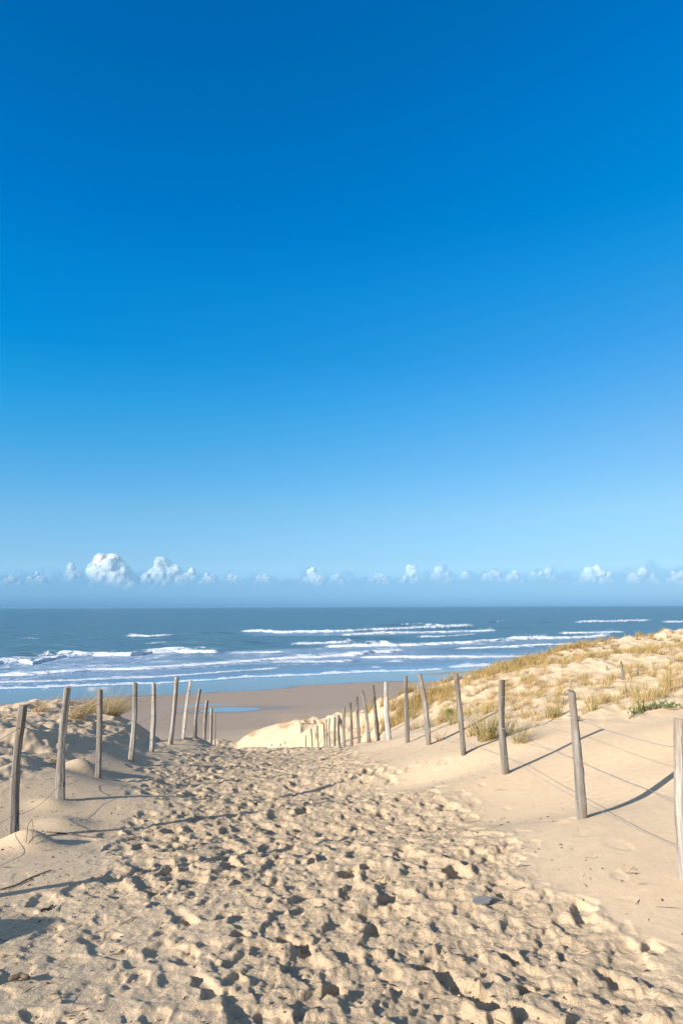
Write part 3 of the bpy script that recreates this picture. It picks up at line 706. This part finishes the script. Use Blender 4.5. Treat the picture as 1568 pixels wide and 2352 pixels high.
def tuft_arrays(pos, n, h, spread, green, wind, rad, dry=.3, width=.0045):
    """blades of one or many tufts. pos (m,3)"""
    pos = np.atleast_2d(np.asarray(pos, float)); m_ = len(pos); N_ = m_*n
    P_ = np.repeat(pos, n, 0); h_ = np.repeat(np.broadcast_to(h, m_), n); g_ = np.repeat(np.broadcast_to(green, m_), n)
    rr = rad*np.sqrt(RNG.random(N_)); aa = RNG.uniform(0, 2*np.pi, N_)
    P_[:, 0] += rr*np.cos(aa); P_[:, 1] += rr*np.sin(aa); P_[:, 2] -= .02
    vx = np.cos(aa)*rr/max(rad, 1e-3)*.8+RNG.normal(0, .55, N_)+wind; vy = np.sin(aa)*rr/max(rad, 1e-3)*.8+RNG.normal(0, .55, N_)+wind*.3
    az = np.arctan2(vy, vx); mag = np.hypot(vx, vy)
    L_ = h_*RNG.uniform(.55, 1.25, N_); lean = np.clip(mag*spread*RNG.uniform(.4, 1.2, N_), 0, .9); curve = np.clip(RNG.uniform(.05, .55, N_)*spread*2.0+wind*.12, 0, .95)
    dead = RNG.random(N_) < dry*.5; lean = np.where(dead, np.minimum(lean+.4, .95), lean); L_ = np.where(dead, L_*.7, L_)
    isg = RNG.random(N_) < g_
    col = np.where(isg[:, None], GREEN[RNG.integers(0, 4, N_)], STRAW[RNG.integers(0, 5, N_)])*RNG.uniform(.8, 1.2, (N_, 1))
    return blades(P_, az, L_, lean, curve, np.full(N_, width)*RNG.uniform(.7, 1.3, N_), col)
def tussock(px, py, hpx, label, n=110, spread=.35, green=.35, wind=.35, rad=.09, dry=.3, name='grass_tussock', cat='grass tuft', group='marram grass tufts on the dunes', depth=None, width=.005):
    q_ = hit(px, py); q_.z = float(ground_z(np.array(q_.x), np.array(q_.y)))
    h = hpx/1568*q_.y
    V_, F_, C_ = tuft_arrays([(0, 0, 0)], n, h, spread, green, wind, rad, dry, width)
    o = mesh_np(name, V_, F_, GRASS, colors=C_); o.location = q_
    return tag(o, label, cat, group)
T_ = tussock
T_(1118,1702,98,'largest green and straw tussock, close behind the right fence', 230, .42, .45, .25, .13)
T_(1085,1690,60,'straw tussock touching the left side of the largest green tussock', 90, .45, .2, .2, .1)
T_(1193,1706,72,'arching thin tussock just right of the fence post with the curved shadow', 110, .5, .35, .2, .09)
T_(1160,1690,55,'greenish straw tuft right behind the middle fence post', 80, .4, .4, .1, .1)
T_(1276,1648,56,'straw tussock with green tips left of the large right hand post', 110, .38, .3, .15, .08)
T_(1362,1632,46,'upright thin tuft alone on pale sand just right of the large post', 60, .3, .45, .4, .06)
T_(1420,1607,34,'low golden tuft left of the dense clump above the green creeping plant', 40, .35, .2, .3, .09)
T_(1448,1600,52,'dense golden and green clump above the green creeping plant', 95, .33, .3, .3, .12)
T_(1487,1600,40,'narrow upright golden tuft between two big clumps on the right dune', 30, .25, .15, .3, .06)
T_(1541,1588,66,'tall golden tussock nearest the right edge of the photo', 95, .28, .25, .35, .10)
T_(1514,1594,30,'low straw tuft left of the tall golden tussock', 35, .4, .1, .3, .1)
T_(1010,1702,38,'sparse bent stalks at the foot of the fence post on smooth sand', 26, .5, .1, .1, .06)
T_(1040,1664,38,'small olive tuft behind the fourth post of the right fence', 90, .45, .6, .2, .1)
T_(1235,1655,34,'short yellow tuft between the curved post shadow and the large tussock', 60, .5, .2, .1, .1)
T_(951,1676,34,'small green streaked tuft at the dune foot behind the right fence', 90, .5, .45, .1, .12)
T_(985,1672,34,'green tuft with bent blades on the dune flank right of the small streaked one', 100, .5, .5, .2, .14)
T_(835,1687,26,'low brown tuft at the foot of the dune flank behind the far posts', 80, .5, .05, .2, .15)
T_(854,1676,28,'golden tuft just above the lowest brown one behind the far posts', 90, .5, .1, .3, .15)
T_(878,1664,30,'golden tuft behind the white bleached post', 100, .5, .1, .3, .15)
T_(910,1660,34,'golden windblown tuft right of the white bleached post', 110, .5, .1, .4, .16)
T_(88,1634,44,'loose golden tuft on the left dune left of the second post', 127, .62, .1, .7, .12)
T_(20,1650,34,'bent dry stalks at the left edge of the photo on the dune top', 36, .5, 0, .2, .15)
T_(172,1650,66,'dense golden tussock right behind the second post of the left fence', 240, .62, .15, .8, .16)
T_(203,1632,44,'low straw tuft between the two dense left tussocks', 120, .62, .1, .9, .15)
T_(258,1643,86,'largest golden windswept tussock on the left dune between two posts', 345, .62, .2, .9, .17)
T_(228,1632,50,'straw tuft on the left dune crest behind the third post', 150, .62, .1, .8, .14)
T_(135,1606,22,'wispy stalks on the left dune crest', 50, .45, 0, .8, .2)
T_(40,1612,24,'wispy stalks on the dune crest at the far left', 40, .45, 0, .7, .2)
T_(128,1756,40,'small dry tuft left of the second post low on the left dune', 30, .55, 0, -.6, .05)
T_(450,1690,34,'dry arching grass at the foot of the eighth left post', 60, .6, .05, .6, .12)
T_(466,1688,46,'tall curved dry stalks right of the eighth left post', 26, .5, .05, .7, .08)
T_(706,1663,30,'dark dry tuft hanging on the far spur of sand', 120, .5, 0, .1, .25)
T_(652,1672,34,'long dark dry tuft trailing down the face of the far sand spur', 150, .5, 0, .5, .4)
T_(578,1690,24,'dry brown tuft at the low tip of the far sand spur', 130, .5, 0, .4, .4)
T_(800,1646,14,'small dry tuft on the crest of the far sand spur', 70, .5, 0, .2, .3)

# the rest of the dune grass: past counting
ps, hs, gs_ = [], [], []
rg = np.random.default_rng(21)
N0 = 75000
u_ = rg.uniform(-.35, .62, N0); Yc = np.exp(rg.uniform(math.log(9.5), math.log(62), N0)); Xc = u_*Yc
# a ridge line function: distance of the crest by bearing
ru = np.array([ray(x, y).x for x, y, D in ridge])[::-1]; rD = np.array([D for x, y, D in ridge], float)[::-1]
cr_d = np.interp(u_, ru, rD)
dr = Xc-fence_r(Yc)
near_crest = np.exp(-((Yc-cr_d+1.0)/2.4)**2)
dens = ss(.9, 1.9, dr)*ss(9.3, 10.6, Yc)*ss(10, 2, Yc-cr_d)
clump = fbm(Xc*.5, Yc*.35, 3)
pr = dens*(.085*ss(-.15, .4, clump)+(.035)+.5*near_crest*ss(-.3, .25, clump)*ss(.03, .12, u_)+.22*ss(.6, 1.2, dr)*ss(24, 13, Yc)*ss(.17, .09, u_)*ss(-.35, .1, clump))
pr *= 1-.75*ss(.16, .26, u_)*ss(20, 13, Yc)
pr *= np.where(u_ < .03, .25, 1)
keep = rg.random(N0) < pr
Xc, Yc, nc = Xc[keep], Yc[keep], near_crest[keep]
Zc = ground_z(Xc, Yc)
hh = rg.uniform(.18, .42, len(Xc))*(1+.5*nc)*(.75+.5*ss(.2, .05, Xc/Yc))
print('grass tufts', len(Xc))
near = Yc < 20
Va, Fa, Ca = [], [], []
o_ = 0
for sel, nb, wd in ((near, 40, .005), (~near, 34, .011)):
    v_, f_, c_ = tuft_arrays(np.stack([Xc, Yc, Zc], 1)[sel], nb, hh[sel], .34, rg.uniform(0, .3, sel.sum()), .40, .075, .35, wd)
    Va.append(v_); Fa.append(f_+o_); Ca.append(c_); o_ += len(v_)
tag(mesh_np('dune_grass', np.concatenate(Va), np.concatenate(Fa), GRASS, colors=np.concatenate(Ca)), 'straw coloured marram grass scattered over the right dune', 'grass', kind='stuff')

# ------------------------------------------------------------------ small plants
def leaf_mat(name, c1, c2):
    mt, t, b = material(name); t.links.new(mixc(t, noise(t, 30, 2), c1, c2), b.inputs['Base Color']); b.inputs['Roughness'].default_value = .5; return mt
LEAF = leaf_mat('green_leaf', (.06,.13,.025), (.13,.20,.05)); STEM = leaf_mat('red_stem', (.25,.10,.05), (.36,.20,.10)); GREYLEAF = leaf_mat('grey_leaf', (.30,.33,.32), (.42,.44,.42))
def leaf(p0, d, L, wd):
    d = d.normalized(); s_ = d.cross(Vector((0, 0, 1))).normalized()*wd; up = Vector((0, 0, 1))
    prof_ = [(0, .25), (.3, 1), (.65, .85), (1, .05)]; vs = []
    for k, ww in prof_:
        c_ = p0+d*(L*k)+up*(.25*L*k*k)
        vs += [c_-s_*ww+up*wd*.3*ww, c_-up*wd*.35*ww, c_+s_*ww+up*wd*.3*ww, c_+up*wd*.45*ww]
    fc = [(i*4+j, i*4+(j+1) % 4, (i+1)*4+(j+1) % 4, (i+1)*4+j) for i in range(3) for j in range(4)]+[(3, 2, 1, 0), (12, 13, 14, 15)]
    return vs, fc
def creeper():
    pts_px = [(1443,1653),(1458,1640),(1478,1634),(1500,1630),(1520,1629),(1545,1632),(1575,1628)]
    P_ = []
    for x, y in pts_px:
        q_ = hit(x, y); q_.z = float(ground_z(np.array(q_.x), np.array(q_.y)))+.015; P_.append(q_)
    root = empty('creeping_plant', P_[2]); tag(root, 'green fleshy leaved creeping plant on the sand crest near the right edge', 'plant')
    rg = random.Random(5); lv = []; stems = [tube_pts(P_, .006)]
    for i in range(len(P_)-1):
        for k in range(20):
            q_ = P_[i].lerp(P_[i+1], rg.random())+Vector((rg.uniform(-.06, .06), rg.uniform(-.08, .08), rg.uniform(0, .03)))
            lv.append(leaf(q_, Vector((rg.uniform(-1, 1), rg.uniform(-.6, .6), rg.uniform(.1, 1.2))), rg.uniform(.04, .075), .008))
    for x0, x1, yb, yt in ((1472,1464,1640,1616),(1478,1476,1634,1612),(1500,1502,1632,1611),(1530,1548,1630,1617),(1510,1530,1629,1612)):   # shoots standing up
        a_ = hit(x0, yb); b_ = PT(x1, yt, a_.y); pth = [a_.lerp(Vector(b_), k/4)+Vector((0, 0, .01)) for k in range(5)]
        stems.append(tube_pts(pth, .005))
        for k in range(16):
            u = rg.random(); q_ = a_.lerp(Vector(b_), u); an = rg.uniform(0, 6.28)
            lv.append(leaf(q_, Vector((math.cos(an)*.6, math.sin(an)*.6, 1)), .045, .007))
    mesh_py('stem', *join(stems), STEM, root, P_[2]); mesh_py('leaves', *join(lv), LEAF, root, P_[2])
creeper()
def shrub(px, py, wpx, hpx, label, mat, n, name='low_shrub'):
    q_ = hit(px, py); q_.z = float(ground_z(np.array(q_.x), np.array(q_.y))); s_ = q_.y/1568; rg = random.Random(int(px)); lv, st = [], []
    root = empty(name, q_); tag(root, label, 'plant')
    for i in range(n):
        an = rg.uniform(0, 6.28); rr = rg.random()**.5*wpx*.5*s_; L = hpx*s_*rg.uniform(.5, 1)
        b_ = q_+Vector((math.cos(an)*rr*.5, math.sin(an)*rr*.5, 0)); t_ = q_+Vector((math.cos(an)*rr, math.sin(an)*rr, L))
        st.append(tube_pts([b_, b_.lerp(t_, .5)+Vector((0, 0, .03)), t_], .004*s_*60, 4))
        for k in range(9):
            c_ = b_.lerp(t_, rg.uniform(.2, 1)); a2 = rg.uniform(0, 6.28); lv.append(leaf(c_, Vector((math.cos(a2), math.sin(a2), rg.uniform(.2, 1.2))), .05+.07*s_*20, .010+.012*s_*20))
    mesh_py('stem', *join(st), STEM, root, q_); mesh_py('leaves', *join(lv), mat, root, q_)
shrub(972,1592,34,22,'grey blue leaved low plant on the sand shoulder between two right fence posts', GREYLEAF, 34)
shrub(1032,1650,18,20,'small bright green leafy plant behind the fourth right post', LEAF, 16)
shrub(1324,1658,8,5,'tiny green seedling on smooth sand left of the large right post', LEAF, 5, 'seedling')
shrub(340,1668,16,5,'low dark green patch on the lee edge of the left dune', LEAF, 12)

# ------------------------------------------------------------------ litter on the sand
BARK = wood_material('driftwood', (.10,.07,.05), (.20,.14,.10), (.12,.08,.05)); STRAWM = leaf_mat('dry_stalk', (.40,.28,.15), (.52,.38,.22))
def stick(pts, r, label, cat='stick', name='twig', mat=None, lift=.006, group=None):
    P_ = []
    for x, y, *l in pts:
        q_ = hit(x, y); q_.z = float(ground_z(np.array(q_.x), np.array(q_.y)))+(l[0] if l else lift); P_.append(q_)
    fin = []
    for i in range(len(P_)-1):
        for k in range(4): fin.append(P_[i].lerp(P_[i+1], k/4)+Vector((random.uniform(-1, 1), random.uniform(-1, 1), random.uniform(0, 1)))*r*.4)
    fin.append(P_[-1]); rr = [r*(1-.55*abs(i/(len(fin)-1)-.35)) for i in range(len(fin))]
    vs, fc = tube_pts(fin, rr, 7); n_ = len(vs); fc += [tuple(range(6, -1, -1)), tuple(range(n_-7, n_))]
    o = mesh_py(name, vs, fc, mat or BARK, None, P_[0]); return tag(o, label, cat, group)
stick([(22,2256),(45,2254),(68,2258)], .014, 'thick brown stub of driftwood lying at the bottom left', 'driftwood', 'driftwood', lift=.02)
stick([(0,2045),(35,2038),(70,2020),(118,2003)], .0055, 'long dark branch lying along the sand at the left edge')
stick([(92,2096),(110,2088),(122,2080)], .008, 'short charred twig on trodden sand at lower left')
stick([(270,2128),(290,2120),(316,2110)], .003, 'thin straight stalk, the upper of two at lower left', mat=STRAWM, name='stalk', cat='stalk')
stick([(268,2190),(292,2178),(316,2166)], .003, 'thin straight stalk, the lower of two at lower left', mat=STRAWM, name='stalk', cat='stalk')
stick([(60,1942,.01),(64,1915,.06),(72,1912,.09),(76,1925,.06),(74,1945,.01)], .0028, 'hoop of bent root standing in the sand by the nearest left post', 'root', 'root')
stick([(105,1914),(150,1918),(200,1926),(240,1930)], .006, 'dark curved branch in the hollow right of the nearest left post')
stick([(540,1860),(550,1850,.06),(553,1838,.12)], .003, 'thin dry stalk poking up from the middle of the path', 'stalk', 'stalk', STRAWM)
stick([(795,2052),(800,2060)], .011, 'small reddish piece of bark in the middle of the path', 'bark', 'bark')
stick([(1285,1858),(1292,1862)], .004, 'tiny pale chip of wood beside the large right post', 'chip', 'wood_chip', STRAWM)
for (a_, b_, c_, d_, lb) in ((70,1668,76,1690,'thin upright dead twig between the first and second left posts'),(176,1686,180,1668,'dead upright twig in shadow right of the second left post'),(960,2262,975,2266,'short brown stick end in the lower middle of the path')):
    stick([(a_, b_), ((a_+c_)/2, (b_+d_)/2, .1 if a_ < 900 else .01), (c_, d_, .15 if a_ < 900 else .01)], .006, lb)
# flat slate
q_ = hit(932, 2064+0) ; q_ = hit(1107, 2072); q_.z = float(ground_z(np.array(q_.x), np.array(q_.y)))+.006
mt, t, b = material('slate'); t.links.new(mixc(t, noise(t, 40, 4), (.09,.09,.095), (.19,.185,.18)), b.inputs['Base Color']); b.inputs['Roughness'].default_value = .7
sv = [Vector((x*.062, y*.042, z)) for z in (-.006, .006) for x, y in ((-1,-.1),(-.7,.6),(-.1,.95),(.6,.7),(1,.1),(.7,-.5),(0,-.9),(-.7,-.6))]
sf = [tuple(range(7, -1, -1)), tuple(range(8, 16))]+[(i, (i+1) % 8, 8+(i+1) % 8, 8+i) for i in range(8)]
o = mesh_py('flat_stone', [v+q_ for v in sv], sf, mt, None, q_, smooth=False); o.rotation_euler = (R(14), R(-8), R(-15)); tag(o, 'flat dark grey stone half sunk in the footprints', 'stone')
# scattered specks: bark, stalks, broken reed -- past counting
rg = np.random.default_rng(33); sp = []
while len(sp) < 3000:
    Y = 2.2+13*rg.random()**1.3; X = rg.uniform(-.55*Y-.4, 1.9)
    cl = float(perlin(np.array(X*1.3), np.array(Y*1.3)))
    if rg.random() < .25+.9*max(cl, 0)+.35*(X < -1): sp.append((X, Y))
sp = np.array(sp); sz = ground_z(sp[:, 0], sp[:, 1]); vs, fc = [], []
vs2, fc2 = [], []
for (X, Y), z in zip(sp, sz):
    L = rg.uniform(.008, .03) if rg.random() < .75 else rg.uniform(.04, .15); a_ = rg.uniform(0, 3.14) if rg.random() < .4 else rg.normal(.15, .5); wd = rg.uniform(.0015, .0055) if L < .04 else rg.uniform(.0012, .0028)
    d = Vector((math.cos(a_), math.sin(a_), rg.uniform(-.05, .25)))*L; s_ = Vector((-math.sin(a_), math.cos(a_), 0))*wd
    c_ = Vector((X, Y, z+.003)); V4 = [c_-d/2-s_, c_-d/2+s_, c_+d/2+s_*.4, c_+d/2-s_*.4, c_+Vector((0, 0, wd*1.5))+s_*.3]
    tgt, tf = (vs, fc) if rg.random() < .6 else (vs2, fc2)
    o0 = len(tgt); tgt += V4; tf += [(o0, o0+1, o0+4), (o0+1, o0+2, o0+4), (o0+2, o0+3, o0+4), (o0+3, o0, o0+4), (o0+3, o0+2, o0+1, o0)]
tag(mesh_py('plant_litter', vs, fc, BARK), 'dark specks of bark and broken twig strewn over the path', 'litter', kind='stuff')
tag(mesh_py('straw_litter', vs2, fc2, STRAWM), 'pale broken grass stalks strewn over the path', 'litter', kind='stuff')

# ------------------------------------------------------------------ clouds
mt, t, b = material('cloud')
b.inputs['Base Color'].default_value = (.60,.605,.62,1); b.inputs['Roughness'].default_value = 1; b.inputs['Specular IOR Level'].default_value = 0
lw = t.nodes.new('ShaderNodeLayerWeight'); lw.inputs[0].default_value = .5; geo = t.nodes.new('ShaderNodeNewGeometry')
af = attr(t, 'alpha'); soft = remap(t, lw.outputs['Facing'], .98, .15)
nz = remap(t, noise(t, .0022, 5, .6), .30, .58, .5, 1.0)
al = math_n(t, 'MULTIPLY', math_n(t, 'MULTIPLY', af, soft), nz); al = math_n(t, 'MULTIPLY', al, math_n(t, 'SUBTRACT', 1.0, geo.outputs['Backfacing']))
bump(t, b, noise(t, .012, 5, .65), .45, 40)
trn = t.nodes.new('ShaderNodeBsdfTransparent'); ms = t.nodes.new('ShaderNodeMixShader'); t.links.new(al, ms.inputs[0]); t.links.new(trn.outputs[0], ms.inputs[1]); t.links.new(b.outputs[0], ms.inputs[2])
t.links.new(ms.outputs[0], t.nodes['Material Output'].inputs[0])
CLOUD = mt
def cloud(x0, x1, y0, y1, label, seed, alpha=.9, pk=0., D=16000, peaks=5):
    rg = np.random.default_rng(seed); c_ = Vector(PT((x0+x1)/2, y1, D)); Wd = (x1-x0)/1568*D; Ht = (y1-y0)/1568*D*1.18
    bl = []
    for k in range(peaks*4):
        u = rg.uniform(-.5, .5); hm = Ht*(1-min(abs((u-pk)/(.5+abs(pk))*1.05+rg.normal(0, .08)), 1)**1.15*.85)*rg.uniform(.6, 1.0); hm = max(hm, Ht*.15)
        r_ = Ht*rg.uniform(.13, .25); bl.append((u*Wd*.86, rg.uniform(-.3, .3)*Wd*.6, max(hm-r_, 0), r_))
    for k in range(6): bl.append((rg.uniform(-.3, .3)*Wd, 0, Ht*rg.uniform(.0, .35), Ht*rg.uniform(.25, .38)))
    vs, fc, at = [], [], []
    bmv, bmf = ICO
    n_ = 0
    for bx, by, bz, br in bl:
        P_ = bmv*br
        nn = 1+.20*fbm(bmv[:, 0]*2.2+bx/Wd*9+seed, bmv[:, 2]*2.2+bmv[:, 1]*1.7+bz/Ht*5, 4, .6)[:, None]
        P_ = P_*nn+np.array([bx, by, bz]); vs.append(P_); fc.append(bmf+n_); n_ += len(P_)
    tmp = mesh_np('cloud', np.concatenate(vs), np.concatenate(fc), CLOUD)
    md = tmp.modifiers.new('r', 'REMESH'); md.mode = 'VOXEL'; md.voxel_size = Ht/34; md.use_smooth_shade = True
    md2 = tmp.modifiers.new('s', 'SMOOTH'); md2.iterations = 3
    bpy.context.view_layer.update(); dg = bpy.context.evaluated_depsgraph_get()
    me = bpy.data.meshes.new_from_object(tmp.evaluated_get(dg)); old = tmp.data; bpy.data.objects.remove(tmp); bpy.data.meshes.remove(old)
    me.name = 'cloud'; zv = np.empty(len(me.vertices)*3, np.float32); me.vertices.foreach_get('co', zv); zv = zv.reshape(-1, 3)
    at_ = me.attributes.new('alpha', 'FLOAT', 'POINT'); at_.data.foreach_set('value', (alpha*ss(0, .85*Ht, zv[:, 2]+.12*Ht*fbm(zv[:, 0]/Ht*1.6+seed, zv[:, 2]/Ht*1.6, 3))).astype(np.float32))  # horizon haze put into the opacity: each cloud fades out towards its base
    if not me.materials: me.materials.append(CLOUD)
    o = bpy.data.objects.new('cloud', me); C.objects.link(o); o.location = c_
    return tag(o, label, 'cloud', 'small cumulus clouds low over the horizon')
import bmesh
_bm = bmesh.new(); bmesh.ops.create_icosphere(_bm, subdivisions=3, radius=1); _bm.verts.ensure_lookup_table()
ICO = (np.array([v.co[:] for v in _bm.verts]), np.array([[v.index for v in f_.verts] for f_ in _bm.faces])); _bm.free()
for a in [(204,326,1268,1356,'tallest white cumulus cloud above the horizon on the left',1,.85,-.17),
          (334,436,1283,1352,'second tallest cumulus cloud, just right of the tallest',2,.6,-.1),
          (405,470,1306,1344,'low ragged cloud touching the right side of the second tallest cloud',3,.4),
          (148,180,1299,1345,'small faint cloud left of the tallest cloud',4,.35),
          (36,120,1312,1348,'dim grey low cloud at the far left of the horizon',5,.3),
          (690,745,1305,1348,'small bright tipped cloud left of the picture centre',6,.42),
          (500,570,1318,1345,'dim low cloud between the left clouds and the central one',12,.2),
          (912,982,1298,1345,'white cloud group just right of the picture centre',7,.36),
          (994,1036,1296,1348,'single round cloud right of the central cloud group',8,.32),
          (1056,1082,1312,1334,'smallest cloud puff between two larger ones right of centre',9,.3),
          (1108,1162,1300,1346,'cloud with a bright slanted top above the breaking waves on the right',10,.34),
          (1205,1294,1303,1342,'broad low cloud with two pale tops left of the last bright cloud',11,.26),
          (1320,1408,1295,1346,'bright flat based cloud above the right dune',13,.42),
          (0,58,1318,1350,'low dim cloud cut by the left edge of the photo',21,.22),
          (455,505,1312,1350,'faint low puff between the second tallest cloud and the picture centre',22,.3),
          (575,640,1316,1350,'dim low bank of cloud left of the small bright tipped cloud',23,.22),
          (745,800,1314,1348,'dim low cloud just right of the small bright tipped cloud',24,.25),
          (835,912,1316,1350,'dim low cloud touching the left side of the central cloud group',25,.22),
          (1160,1206,1312,1346,'faint puff between the slanted cloud and the broad low cloud',26,.28),
          (1520,1590,1314,1350,'dim low cloud cut by the right edge of the photo',27,.22),
          (1435,1520,1304,1348,'faint spread cloud nearest the right edge of the sky',14,.28)]:
    cloud(*a)

# ------------------------------------------------------------------ sea air
hm = bpy.data.materials.new('haze'); hm.use_nodes = True; hn = hm.node_tree
for n in list(hn.nodes): hn.nodes.remove(n)
ho = hn.nodes.new('ShaderNodeOutputMaterial'); pv_ = hn.nodes.new('ShaderNodeVolumePrincipled'); hn.links.new(pv_.outputs[0], ho.inputs['Volume'])
pv_.inputs['Color'].default_value = (.30, .58, .88, 1); pv_.inputs['Density'].default_value = 2.5e-5
bx = 30000; by0, by1, bz0, bz1 = -60, 15500, -16, 17.5
hv = [(x, y, z) for z in (bz0, bz1) for x, y in ((-bx, by0), (bx, by0), (bx, by1), (-bx, by1))]
me = bpy.data.meshes.new('haze'); me.from_pydata(hv, [], [(3,2,1,0),(4,5,6,7),(0,1,5,4),(1,2,6,5),(2,3,7,6),(3,0,4,7)]); me.materials.append(hm)
o = bpy.data.objects.new('haze', me); C.objects.link(o); tag(o, 'thin sea haze that softens the horizon', 'haze', kind='stuff')
